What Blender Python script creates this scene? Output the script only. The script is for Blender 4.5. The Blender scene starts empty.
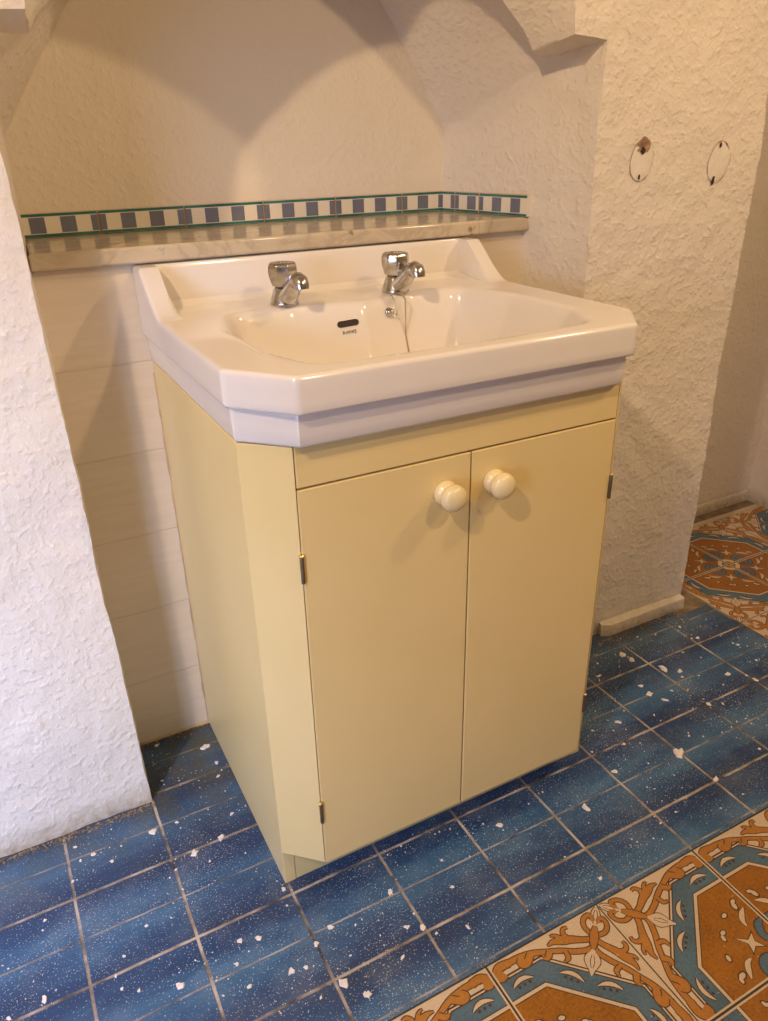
import bpy, math, random
import numpy as np
from mathutils import Vector, noise, Matrix
sc = bpy.context.scene
random.seed(7)

# ------------------------------------------------------------------ camera
cam_d = bpy.data.cameras.new('camera'); cam = bpy.data.objects.new('camera', cam_d)
sc.collection.objects.link(cam); sc.camera = cam
cam.location = (0.0682, -0.9138, 1.0161)
cam.rotation_euler = (math.radians(64.158), math.radians(1.2137), math.radians(-27.871))
cam_d.sensor_fit = 'HORIZONTAL'; cam_d.sensor_width = 36.0
cam_d.lens = 36.0*760.6/768.0
cam_d.clip_start = 0.02; cam_d.clip_end = 50

# ------------------------------------------------------------------ world, exposure
w = bpy.data.worlds.new('world'); sc.world = w; w.use_nodes = True
w.node_tree.nodes['Background'].inputs[0].default_value = (0.75, 0.85, 1.0, 1)
w.node_tree.nodes['Background'].inputs[1].default_value = 0.25
sc.view_settings.view_transform = 'Standard'; sc.view_settings.look = 'None'
sc.view_settings.exposure = -0.10; sc.view_settings.gamma = 1.0
sc.view_settings.use_curve_mapping = False

# ------------------------------------------------------------------ lights
def light(name, kind, loc, col, power, size=0.05, tgt=None, size_y=None):
    d = bpy.data.lights.new(name, kind); o = bpy.data.objects.new(name, d)
    sc.collection.objects.link(o); o.location = loc; d.color = col; d.energy = power
    if kind == 'AREA':
        d.shape = 'RECTANGLE' if size_y else 'DISK'; d.size = size
        if size_y: d.size_y = size_y
    else: d.shadow_soft_size = size
    if tgt is not None:
        o.rotation_euler = (Vector(tgt)-Vector(loc)).to_track_quat('-Z', 'Y').to_euler()
    return o
WARM = (1.0, 0.715, 0.42)
LAMPS = [(-0.85, -1.06, 2.27, 108.0), (0.88, -1.20, 1.78, 28.0), (1.95, -0.87, 2.17, 56.0)]
for lx, ly, lz, lp in LAMPS:
    o = light('ceiling_spot_light', 'SPOT', (lx, ly, lz), WARM, lp, 0.035, (.52, .15, .88))
    o.data.spot_size = math.radians(108); o.data.spot_blend = .85
day = light('window_daylight', 'AREA', (-0.96, -0.95, 0.80), (0.52, 0.64, 1.0), 11.5, 0.7, (-0.30, 0.135, 0.22), 0.75)
day.data.spread = math.radians(85)      # daylight spread artificially narrowed to keep cool light off the right jamb

# ------------------------------------------------------------------ helpers
def tag(o, label=None, cat=None, group=None, kind=None):
    if label: o['label'] = label
    if cat: o['category'] = cat
    if group: o['group'] = group
    if kind: o['kind'] = kind
    return o
def empty(name, loc, label=None, cat=None, group=None, rz=0):
    o = bpy.data.objects.new(name, None); sc.collection.objects.link(o)
    o.location = loc; o.rotation_euler = (0, 0, rz); o.empty_display_size = 0.05
    return tag(o, label, cat, group)

class MB:
    def __init__(s): s.v = []; s.f = []; s.m = []
    def add(s, vs, fs, mi=0):
        b = len(s.v); s.v += [tuple(p) for p in vs]
        for f in fs: s.f.append(tuple(i+b for i in f)); s.m.append(mi)
    def box(s, x0, y0, z0, x1, y1, z1, mi=0):
        s.add([(x0,y0,z0),(x1,y0,z0),(x1,y1,z0),(x0,y1,z0),(x0,y0,z1),(x1,y0,z1),(x1,y1,z1),(x0,y1,z1)],
              [(0,3,2,1),(4,5,6,7),(0,1,5,4),(1,2,6,5),(2,3,7,6),(3,0,4,7)], mi)
    def prism(s, pts, z0, z1, mi=0):
        n = len(pts)
        s.add([(x,y,z0) for x,y in pts]+[(x,y,z1) for x,y in pts],
              [tuple(range(n-1,-1,-1)), tuple(range(n,2*n))]+[(i,(i+1)%n,(i+1)%n+n,i+n) for i in range(n)], mi)
    def grid(s, rows, mi=0, flip=False):
        nr, nc = len(rows), len(rows[0]); fs = []
        for i in range(nr-1):
            for j in range(nc-1):
                a, b, c, d = i*nc+j, i*nc+j+1, (i+1)*nc+j+1, (i+1)*nc+j
                fs.append((a,d,c,b) if flip else (a,b,c,d))
        s.add([p for r in rows for p in r], fs, mi)
    def lathe(s, prof, o=(0,0,0), axis=(0,0,1), n=32, facet=None, mi=0):
        ax = Vector(axis).normalized(); q = Vector((0,0,1)).rotation_difference(ax); o = Vector(o)
        vs = []; fs = []
        for k, (r, z) in enumerate(prof):
            for i in range(n):
                t = 2*math.pi*i/n; rr = r*(facet(t, k) if facet else 1)
                vs.append(o+q@Vector((rr*math.cos(t), rr*math.sin(t), z)))
        for k in range(len(prof)-1):
            for i in range(n):
                j = (i+1) % n
                fs.append((k*n+i, k*n+j, (k+1)*n+j, (k+1)*n+i))
        fs.append(tuple(range(n-1,-1,-1))); m = (len(prof)-1)*n; fs.append(tuple(m+i for i in range(n)))
        s.add(vs, fs, mi)
    def tube(s, pts, rads, n=16, mi=0):
        pts = [Vector(p) for p in pts]; vs = []; fs = []; up = Vector((1,0,0))
        for k, p in enumerate(pts):
            t = (pts[min(k+1,len(pts)-1)]-pts[max(k-1,0)]).normalized()
            u = (up-up.dot(t)*t).normalized(); up = u; v = t.cross(u)
            for i in range(n):
                a = 2*math.pi*i/n; vs.append(p+rads[k]*(math.cos(a)*u+math.sin(a)*v))
        for k in range(len(pts)-1):
            for i in range(n):
                j = (i+1) % n; fs.append((k*n+i, k*n+j, (k+1)*n+j, (k+1)*n+i))
        fs.append(tuple(range(n-1,-1,-1))); m = (len(pts)-1)*n; fs.append(tuple(m+i for i in range(n)))
        s.add(vs, fs, mi)
    def build(s, name, mats, parent=None, smooth=False, bevel=0, angle=None, segs=2, weld=False):
        me = bpy.data.meshes.new(name); me.from_pydata(s.v, [], s.f)
        if not isinstance(mats, (list, tuple)): mats = [mats]
        for m in mats: me.materials.append(m)
        for p, mi in zip(me.polygons, s.m): p.material_index = mi; p.use_smooth = bool(smooth or angle)
        me.update()
        if weld:
            import bmesh
            bm = bmesh.new(); bm.from_mesh(me); bmesh.ops.remove_doubles(bm, verts=bm.verts, dist=1e-5)
            bmesh.ops.recalc_face_normals(bm, faces=bm.faces); bm.to_mesh(me); bm.free()
        o = bpy.data.objects.new(name, me); sc.collection.objects.link(o)
        if parent is not None: o.parent = parent
        if bevel:
            b = o.modifiers.new('bevel', 'BEVEL'); b.width = bevel; b.segments = segs
            b.limit_method = 'ANGLE'; b.angle_limit = math.radians(35); b.harden_normals = False
        if angle: me.set_sharp_from_angle(angle=math.radians(angle))
        return o
def hermite(t): t = max(0.0, min(1.0, t)); return t*t*(3-2*t)
def lerp(a, b, t): return a+(b-a)*t
def lin(a, b, n): return [a+(b-a)*i/(n-1) for i in range(n)]

# ------------------------------------------------------------------ materials
class NT:
    def __init__(s, name):
        s.mat = bpy.data.materials.new(name); s.mat.use_nodes = True; s.t = s.mat.node_tree
        s.b = s.t.nodes['Principled BSDF']
    def n(s, typ, **kw):
        o = s.t.nodes.new(typ)
        for k, v in kw.items():
            if k in o.inputs: s.set(o.inputs[k], v)
            else: setattr(o, k, v)
        return o
    def set(s, inp, v):
        if isinstance(v, bpy.types.NodeSocket): s.t.links.new(v, inp)
        else: inp.default_value = v
    def p(s, **kw):
        for k, v in kw.items(): s.set(s.b.inputs[k.replace('_', ' ')], v)
        return s.mat
    def math(s, op, a, b=None, c=None, clamp=False):
        o = s.t.nodes.new('ShaderNodeMath'); o.operation = op; o.use_clamp = clamp
        s.set(o.inputs[0], a)
        if b is not None: s.set(o.inputs[1], b)
        if c is not None: s.set(o.inputs[2], c)
        return o.outputs[0]
    def coord(s, out='Object'): return s.n('ShaderNodeTexCoord').outputs[out]
    def noise(s, scale, detail=4, rough=.55, vec=None, dist=0):
        o = s.n('ShaderNodeTexNoise'); o.inputs['Scale'].default_value = scale
        o.inputs['Detail'].default_value = detail; o.inputs['Roughness'].default_value = rough
        o.inputs['Distortion'].default_value = dist
        s.set(o.inputs['Vector'], vec if vec is not None else s.coord()); return o.outputs['Fac']
    def ramp(s, fac, stops):
        o = s.n('ShaderNodeValToRGB'); cr = o.color_ramp
        while len(cr.elements) > 1: cr.elements.remove(cr.elements[-1])
        cr.elements[0].position = stops[0][0]; cr.elements[0].color = col(stops[0][1])
        for p, c in stops[1:]: e = cr.elements.new(p); e.color = col(c)
        s.set(o.inputs[0], fac); return o.outputs[0]
    def mix(s, fac, a, b):
        o = s.n('ShaderNodeMix'); o.data_type = 'RGBA'; s.set(o.inputs[0], fac)
        s.set(o.inputs[6], col(a) if isinstance(a, tuple) else a); s.set(o.inputs[7], col(b) if isinstance(b, tuple) else b)
        return o.outputs[2]
    def bump(s, h, strength=.5, dist=.002, normal=None):
        o = s.n('ShaderNodeBump'); o.inputs['Strength'].default_value = strength
        o.inputs['Distance'].default_value = dist; s.set(o.inputs['Height'], h)
        if normal is not None: s.set(o.inputs['Normal'], normal)
        return o.outputs[0]
def col(c):
    if isinstance(c, (int, float)): return (c, c, c, 1)
    return tuple(c)+(1,) if len(c) == 3 else tuple(c)
def simple(name, c, rough=.4, metal=0, bump=0, bscale=80, var=.06, coat=0):
    m = NT(name); n1 = m.noise(bscale*.25, 3)
    d = tuple(x*(1-var) for x in c); l = tuple(min(1, x*(1+var)) for x in c)
    m.p(Base_Color=m.ramp(n1, [(.3, d), (.7, l)]), Roughness=rough, Metallic=metal)
    if coat: m.p(Coat_Weight=coat, Coat_Roughness=.06)
    if bump: m.p(Normal=m.bump(m.noise(bscale, 4), bump, .001))
    return m.mat

def plaster(name, c, rough_bump, dist):
    m = NT(name); big = m.noise(3.0, 3); fine = m.noise(88, 3, .5); lump = m.noise(26, 3, .5)
    grain = m.noise(130, 3, .55)
    h = m.math('ADD', m.math('MULTIPLY', lump, .8), m.math('ADD', m.math('MULTIPLY', m.math('SMOOTH_MAX', fine, .48, .08), 2.4), m.math('MULTIPLY', grain, .42)))
    base = m.ramp(big, [(.3, tuple(x*.95 for x in c)), (.7, c)])
    # scuffed brownish base of the walls near the floor (dirt)
    z = m.n('ShaderNodeSeparateXYZ', Vector=m.coord()).outputs[2]
    d = m.math('MULTIPLY', m.math('SUBTRACT', 1.0, m.math('DIVIDE', z, .05), clamp=True), m.noise(60, 4), clamp=True)
    base = m.mix(m.math('MULTIPLY', d, 1.3, clamp=True), base, (.30, .22, .13))
    m.p(Base_Color=base, Roughness=.75, Normal=m.bump(h, rough_bump, dist)); m.b.inputs['Specular IOR Level'].default_value = .25
    return m.mat
M = {}
M['plaster'] = plaster('painted_rough_plaster', (.78, .710, .630), .46, .005)
M['plaster_smooth'] = plaster('painted_smoother_plaster', (.78, .695, .575), .45, .003)
M['ceiling'] = simple('ceiling_paint', (.80, .77, .72), .8)
M['porcelain'] = simple('white_glazed_porcelain', (.79, .735, .685), .13, coat=.2, var=.01)
M['cream'] = None
m = NT('cream_gloss_cabinet_paint')
n1 = m.noise(7, 3); xyz = m.n('ShaderNodeMapping', Vector=m.coord()); xyz.inputs['Scale'].default_value = (1, 1, .06)
st = m.noise(160, 3, .5, xyz.outputs[0])
m.p(Base_Color=m.ramp(n1, [(.3, (.73, .57, .26)), (.7, (.76, .595, .285))]), Roughness=.30, Normal=m.bump(st, .06, .0006))
M['cream'] = m.mat
M['knob'] = simple('cream_painted_knob', (.79, .655, .375), .25, bump=.1, bscale=90)
m = NT('chrome_plating')
m.p(Base_Color=m.ramp(m.noise(60, 4), [(.35, (.42, .40, .37)), (.65, (.66, .64, .61))]), Metallic=1.0,
    Roughness=m.math('ADD', .12, m.math('MULTIPLY', m.noise(120, 3), .22)))
M['chrome'] = m.mat
M['dark'] = simple('dark_hole', (.035, .022, .015), .8)
M['rust'] = simple('rusty_stain', (.20, .075, .03), .8, bump=.3, bscale=300, var=.5)
M['filler'] = simple('old_filler', (.78, .715, .64), .7, bump=.3, bscale=150)
M['hinge'] = simple('tarnished_hinge', (.16, .12, .075), .45, .6, bump=.2, bscale=200, var=.4)
M['brass'] = simple('brass_pin', (.75, .55, .22), .3, .9)
M['bead'] = simple('dull_plated_beads', (.50, .42, .30), .35, .7, var=.2)
M['ink'] = simple('blue_black_print', (.06, .07, .12), .4)
M['chip'] = simple('plaster_flake', (.80, .73, .68), .8, bump=.4, bscale=300, var=.12)
M['tile_white'] = simple('border_tile_white', (.78, .72, .60), .18, var=.03)
M['tile_green'] = simple('border_tile_green', (.04, .17, .15), .2, var=.35)
M['tile_grey'] = simple('border_tile_blue_grey', (.17, .18, .24), .22, var=.12)
M['grout_warm'] = simple('old_grout', (.50, .36, .20), .8, var=.2)
M['wood_edge'] = simple('cabinet_inside', (.42, .32, .18), .7)
M['glass'] = NT('window_glass').p(Base_Color=(1, 1, 1, 1), Transmission_Weight=1.0, Roughness=.02)
M['glow'] = NT('lamp_diffuser').p(Base_Color=(1, .9, .7, 1), Emission_Color=(1, .76, .46, 1), Emission_Strength=4.0)
# marble
m = NT('worn_cream_marble')
mp = m.n('ShaderNodeMapping', Vector=m.coord()); mp.inputs['Scale'].default_value = (1, 2.2, 1); mp.inputs['Rotation'].default_value = (.3, .2, .6)
v = m.noise(7, 8, .62, mp.outputs[0], 1.6); vv = m.math('ABSOLUTE', m.math('SUBTRACT', v, .5))
base = m.ramp(vv, [(0, (.46, .38, .28)), (.05, (.56, .47, .34)), (.3, (.64, .55, .42))])
sp = m.ramp(m.noise(24, 5, .65), [(.29, (.30, .24, .18)), (.36, (1, 1, 1))])
mm = m.n('ShaderNodeMix'); mm.data_type = 'RGBA'; mm.blend_type = 'MULTIPLY'; mm.inputs[0].default_value = .8
m.set(mm.inputs[6], base); m.set(mm.inputs[7], sp)
m.p(Base_Color=mm.outputs[2], Roughness=.16, Normal=m.bump(m.noise(90, 4), .08, .001)); M['marble'] = m.mat
# beige wall tiles with horizontal joints
def wall_tile():
    m = NT('beige_wall_tiles'); s = m.n('ShaderNodeSeparateXYZ', Vector=m.coord()); x, z = s.outputs[0], s.outputs[2]
    def joint(c, org, pitch, half):
        f = m.math('FRACT', m.math('DIVIDE', m.math('SUBTRACT', c, org-10*pitch), pitch))
        d = m.math('MULTIPLY', m.math('MINIMUM', f, m.math('SUBTRACT', 1.0, f)), pitch)
        return m.math('SUBTRACT', 1.0, m.math('SMOOTH_MIN', m.math('DIVIDE', d, half), 1.0, .3), clamp=True)
    jz = joint(z, .719, .1452, .0022); jx = joint(x, .990, .29, .0022)
    j = m.math('MAXIMUM', jz, jx)
    mp = m.n('ShaderNodeMapping', Vector=m.coord()); mp.inputs['Scale'].default_value = (.25, 1, 2.6)
    streak = m.noise(38, 5, .6, mp.outputs[0])
    base = m.ramp(streak, [(.3, (.73, .625, .49)), (.7, (.79, .685, .545))])
    base = m.mix(m.math('MULTIPLY', j, .45), base, (.60, .50, .37))
    m.p(Base_Color=base, Roughness=.28, Normal=m.bump(m.math('SUBTRACT', m.math('MULTIPLY', streak, .12), j), .5, .0016))
    return m.mat
M['wall_tile'] = wall_tile()
# blue floor tiles, 15 cm squares each with a scored half line
PX = 0.14603
def blue_floor():
    m = NT('blue_glazed_floor_tiles'); s = m.n('ShaderNodeSeparateXYZ', Vector=m.coord()); x, y = s.outputs[0], s.outputs[1]
    nx = m.math('ADD', x, m.math('MULTIPLY', m.math('SUBTRACT', m.noise(30, 3), .5), .0025))
    ny = m.math('ADD', y, m.math('MULTIPLY', m.math('SUBTRACT', m.noise(31, 3), .5), .0025))
    def dist(c, pitch, org=0.0):
        f = m.math('FRACT', m.math('ADD', m.math('DIVIDE', m.math('SUBTRACT', c, org), pitch), 40.0))
        return m.math('MULTIPLY', m.math('MINIMUM', f, m.math('SUBTRACT', 1.0, f)), pitch), f
    dx, fx = dist(nx, PX); dy, fy = dist(ny, .15); dh, _ = dist(ny, .15, .075)
    def line(d, half): return m.math('SUBTRACT', 1.0, m.math('DIVIDE', m.math('SUBTRACT', d, half*.6), half*.5), clamp=True)
    g = m.math('MAXIMUM', line(dx, .0025), line(dy, .0025)); gh = line(dh, .0016)
    wav = m.math('ADD', m.math('MULTIPLY', m.math('COSINE', m.math('MULTIPLY', fy, 2*math.pi)), -.22), .46)
    mp = m.n('ShaderNodeMapping', Vector=m.coord()); mp.inputs['Scale'].default_value = (.5, 2.2, 1)
    cl = m.math('MULTIPLY', m.math('SUBTRACT', m.noise(9, 5, .6, mp.outputs[0], 1.0), .5), 1.1)
    # glaze tone runs in bands along each tile
    t = m.math('ADD', wav, cl, clamp=True)
    base = m.ramp(t, [(.0, (.008, .024, .075)), (.35, (.014, .048, .140)), (.65, (.034, .105, .225)), (1, (.080, .18, .32))])
    # white plaster dust: fine speckle, sparse clouds
    sp = m.math('GREATER_THAN', m.math('ADD', m.noise(420, 2, .5), m.math('MULTIPLY', m.noise(7, 4, .6), .16)), .735)
    dust = m.ramp(m.noise(9, 5, .65), [(.48, 0.0), (.75, .16)])
    base = m.mix(dust, base, (.42, .47, .50))
    base = m.mix(m.math('MULTIPLY', sp, .75), base, (.60, .62, .62))
    # ground-in dirt near the back wall
    dirt = m.math('MULTIPLY', m.math('MULTIPLY', m.math('SUBTRACT', y, -.02), 5.0, clamp=True), m.ramp(m.noise(14, 5, .6), [(.35, .15), (.62, .95)]))
    base = m.mix(dirt, base, (.085, .085, .055))
    gc = m.ramp(m.noise(16, 4, .6), [(.36, (.05, .045, .05)), (.48, (.26, .21, .17)), (.62, (.48, .41, .35))])
    gsel = m.math('MAXIMUM', g, m.math('MULTIPLY', gh, .75))
    base = m.mix(gsel, base, gc)
    hgt = m.math('SUBTRACT', m.math('MULTIPLY', m.noise(25, 4), .25), gsel)
    rough = m.math('ADD', .30, m.math('MULTIPLY', gsel, .5))
    m.p(Base_Color=base, Roughness=rough, Normal=m.bump(hgt, .45, .0012)); return m.mat
M['blue_floor'] = blue_floor()
def glaze(name, c, var=.12, grain=.5):
    m = NT(name); a = m.noise(260, 3, .6); b = m.noise(16, 4)
    k = m.math('ADD', m.math('MULTIPLY', a, .6), m.math('MULTIPLY', b, .4))
    base = m.ramp(k, [(.38, tuple(x*(1-var) for x in c)), (.62, tuple(min(1, x*(1+var)) for x in c))])
    sp = m.math('GREATER_THAN', m.noise(150, 2, .5), .74)
    base = m.mix(m.math('MULTIPLY', sp, .55), base, (.60, .52, .42))
    m.p(Base_Color=base, Roughness=.34, Normal=m.bump(a, .08, .0006)); return m.mat
M['pt_cream'] = glaze('pattern_tile_cream', (.58, .45, .31), .08)
M['pt_blue'] = glaze('pattern_tile_blue', (.075, .135, .19), .25)
M['pt_orange'] = glaze('pattern_tile_ochre_field', (.29, .108, .009), .28)
M['pt_scroll'] = glaze('pattern_tile_ochre_scroll', (.40, .165, .03), .15)
M['pt_line'] = glaze('pattern_tile_outline', (.06, .030, .018), .2)
M['pt_dark'] = glaze('pattern_tile_joint', (.045, .033, .022), .3)

# ------------------------------------------------------------------ setting: walls
YF, YT, YB = .135, .285, .50          # pier face, tiled ledge wall, back of the niche
def disp(p, k=1.0):
    p = Vector(p)
    d = noise.noise_vector(p*7)*.004*k + noise.noise_vector(p*26+Vector((3, 1, 7)))*.0020*k + noise.noise_vector(p*75)*.0009*k
    return tuple(p+d)
XC = .568
def prof_front(side):      # list of (x,z) going up the jamb, round the rib and to the apex
    pts = []
    for z in lin(-.012, 1.150, 190): pts.append(((.146-.017*max(z, 0)) if side < 0 else (1.021-.005*z), z))
    x0 = pts[-1][0]; x1 = XC+side*.382
    for t in lin(0, 1, 10)[1:]: pts.append((lerp(x0, x1, t), 1.150+.006*t))
    for z in lin(1.156, 1.19, 6)[1:]: pts.append((x1-side*.003*(z-1.156)/.034, z))
    for a in lin(0, math.pi/2, 60)[1:]: pts.append((XC+side*.379*math.cos(a), 1.19+.35*math.sin(a)))
    return pts
def prof_ribback(side):
    pts = []
    for z in lin(-.012, 1.138, 190): pts.append((lerp(*((.146-.017*max(z, 0), .160) if side < 0 else (1.021-.005*z, .948)), .30), z))
    x0 = pts[-1][0]; x1 = XC+side*.374
    for t in lin(0, 1, 10)[1:]: pts.append((lerp(x0, x1, t), 1.138+.004*t))
    for i, z in enumerate(lin(1.142, 1.16, 6)[1:]): pts.append((x1-side*.012*(i+1)/5, z))
    for a in lin(0, 1, 60)[1:]:
        zz = math.sin(a*math.pi/2); pts.append((XC+side*.362*(1-a), 1.16+.213*zz))
    return pts
def prof_vault(side):
    pts = []
    for z in lin(-.012, 1.138, 190): pts.append((lerp(*((.146-.017*max(z, 0), .160) if side < 0 else (1.021-.005*z, .948)), .31), z))
    x0 = pts[-1][0]
    for t in lin(0, 1, 10)[1:]: pts.append((x0-side*.002*t, 1.138+.012*t))
    for i, z in enumerate(lin(1.15, 1.165, 6)[1:]): pts.append((x0-side*(.002+.004*i/4), z))
    xx = abs(pts[-1][0]-XC)
    for a in lin(0, 1, 60)[1:]:
        zz = math.sin(a*math.pi/2); pts.append((XC+side*xx*(1-zz)**.62 if a < 1 else XC, 1.165+.37*zz))
    return pts
def prof_back(side):
    pts = []; xs = .160 if side < 0 else .948
    for z in lin(-.012, 1.035, 190): pts.append((xs, z))
    hw = abs(xs-XC); tot = 74
    for i in range(1, tot+1):
        zz = math.sin(i/tot*math.pi/2); pts.append((XC+side*hw*(1-zz)**.66 if i < tot else XC, 1.035+.42*zz))
    return pts
def niche():
    mb = MB(); W0, W1, ZT = -1.05, 1.404, 2.45
    PF = {s: prof_front(s) for s in (-1, 1)}; PR = {s: prof_ribback(s) for s in (-1, 1)}
    PV = {s: prof_vault(s) for s in (-1, 1)}; PB = {s: prof_back(s) for s in (-1, 1)}
    # front face, left and right of the opening
    dl = [0]+[.006*i for i in range(1, 110)]+[.66+.05*i for i in range(1, 12)]
    rows = []
    for (x, z) in PF[-1]:
        rows.append([disp((max(W0, x-d*(1+.0*z)), YF, z)) if d else disp((x, YF, z)) for d in dl])
    mb.grid(rows, 0, True)
    rows = []
    nr = 75
    for (x, z) in PF[1]: rows.append([disp((lerp(x, W1, (i/nr)), YF, z)) for i in range(nr+1)])
    mb.grid(rows)
    za = PF[1][-1][1]; n = 60
    rows = []
    for z in lin(za, ZT, 40):
        rows.append([disp((max(W0, XC-d), YF, z)) for d in reversed(dl)]+[disp((lerp(XC, W1, i/nr), YF, z)) for i in range(1, nr+1)])
    mb.grid(rows)
    # jambs and soffits
    for s in (-1, 1):
        secs = [(YF, PF[s])]
        for k in range(1, 10): secs.append((lerp(YF, .222, k/9), [(lerp(a[0], b[0], k/9), lerp(a[1], b[1], k/9)) for a, b in zip(PF[s], PR[s])]))
        secs.append((.228, PV[s]))
        for k in range(1, 25): secs.append((lerp(.228, YB, k/24), [(lerp(a[0], b[0], k/24), lerp(a[1], b[1], k/24)) for a, b in zip(PV[s], PB[s])]))
        rows = [[disp((x, y, z), .8 if y > .3 else 1) for (x, z) in pr] for y, pr in secs]
        mb.grid(rows, 0, s > 0)
    # back of the niche
    rows = []
    for a, b in zip(PB[-1], PB[1]): rows.append([disp((lerp(a[0], b[0], i/100), YB, a[1]), .8 if i in (0, 100) else .5) for i in range(101)])
    mb.grid(rows, 1)
    # outer corner of the pier and its receding side
    rows = []
    for y in [YF]+lin(YF, .46, 40)[1:]: rows.append([disp((W1+.006*hermite((y-YF)/.3), y, z)) for z in lin(-.012, ZT, 300)])
    mb.grid(rows, 0, True)
    o = mb.build('wall_back', [M['plaster'], M['plaster_smooth']], smooth=True, weld=True)
    o['kind'] = 'structure'; o.data.set_sharp_from_angle(angle=math.radians(70))
niche()
def plane_wall(name, a, b, z0=0, z1=2.45, mat='plaster', step=.02):
    mb = MB(); L = math.hypot(b[0]-a[0], b[1]-a[1]); n = max(2, int(L/step)); k = int((z1-z0)/step)
    mb.grid([[disp((lerp(a[0], b[0], i/n), lerp(a[1], b[1], i/n), z)) for i in range(n+1)] for z in lin(z0, z1, k)])
    o = mb.build(name, M[mat], smooth=True); o['kind'] = 'structure'; return o
plane_wall('wall_back', (1.40, .447), (2.04, .452), -.01)
plane_wall('wall_right', (2.028, .46), (2.10, -2.8), -.01, step=.03)
plane_wall('wall_front', (2.12, -2.8), (-1.0, -2.8), -.01, step=.06)
# left wall with a window opening
def wall_left():
    mb = MB(); x0, x1 = -1.10, -1.0
    y0, y1, z0, z1 = -1.35, -.55, .38, 1.22
    for (a, b, c, d) in ((-2.85, y0, -.01, 2.45), (y1, .18, -.01, 2.45), (y0, y1, -.01, z0), (y0, y1, z1, 2.45)):
        mb.box(x0, a, c, x1, b, d)
    o = mb.build('wall_left', M['plaster']); o['kind'] = 'structure'
    w = MB(); t = .05
    for (a, b, c, d) in ((y0, y0+t, z0, z1), (y1-t, y1, z0, z1), (y0+t, y1-t, z0, z0+t), (y0+t, y1-t, z1-t, z1), (-.965, -.935, z0+t, z1-t)):
        w.box(x0+.02, a, c, x0+.07, b, d)
    f = w.build('window_1', simple('window_frame_paint', (.8, .8, .78), .4), bevel=.003); f['kind'] = 'structure'
    g = MB(); g.box(x0+.042, y0+t, z0+t, x0+.046, y1-t, z1-t); g.build('pane', M['glass'], f)
wall_left()
mb = MB(); mb.box(-2.3, -2.85, 2.45, 2.2, .55, 2.5); c = mb.build('ceiling', M['ceiling']); c['kind'] = 'structure'

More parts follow.
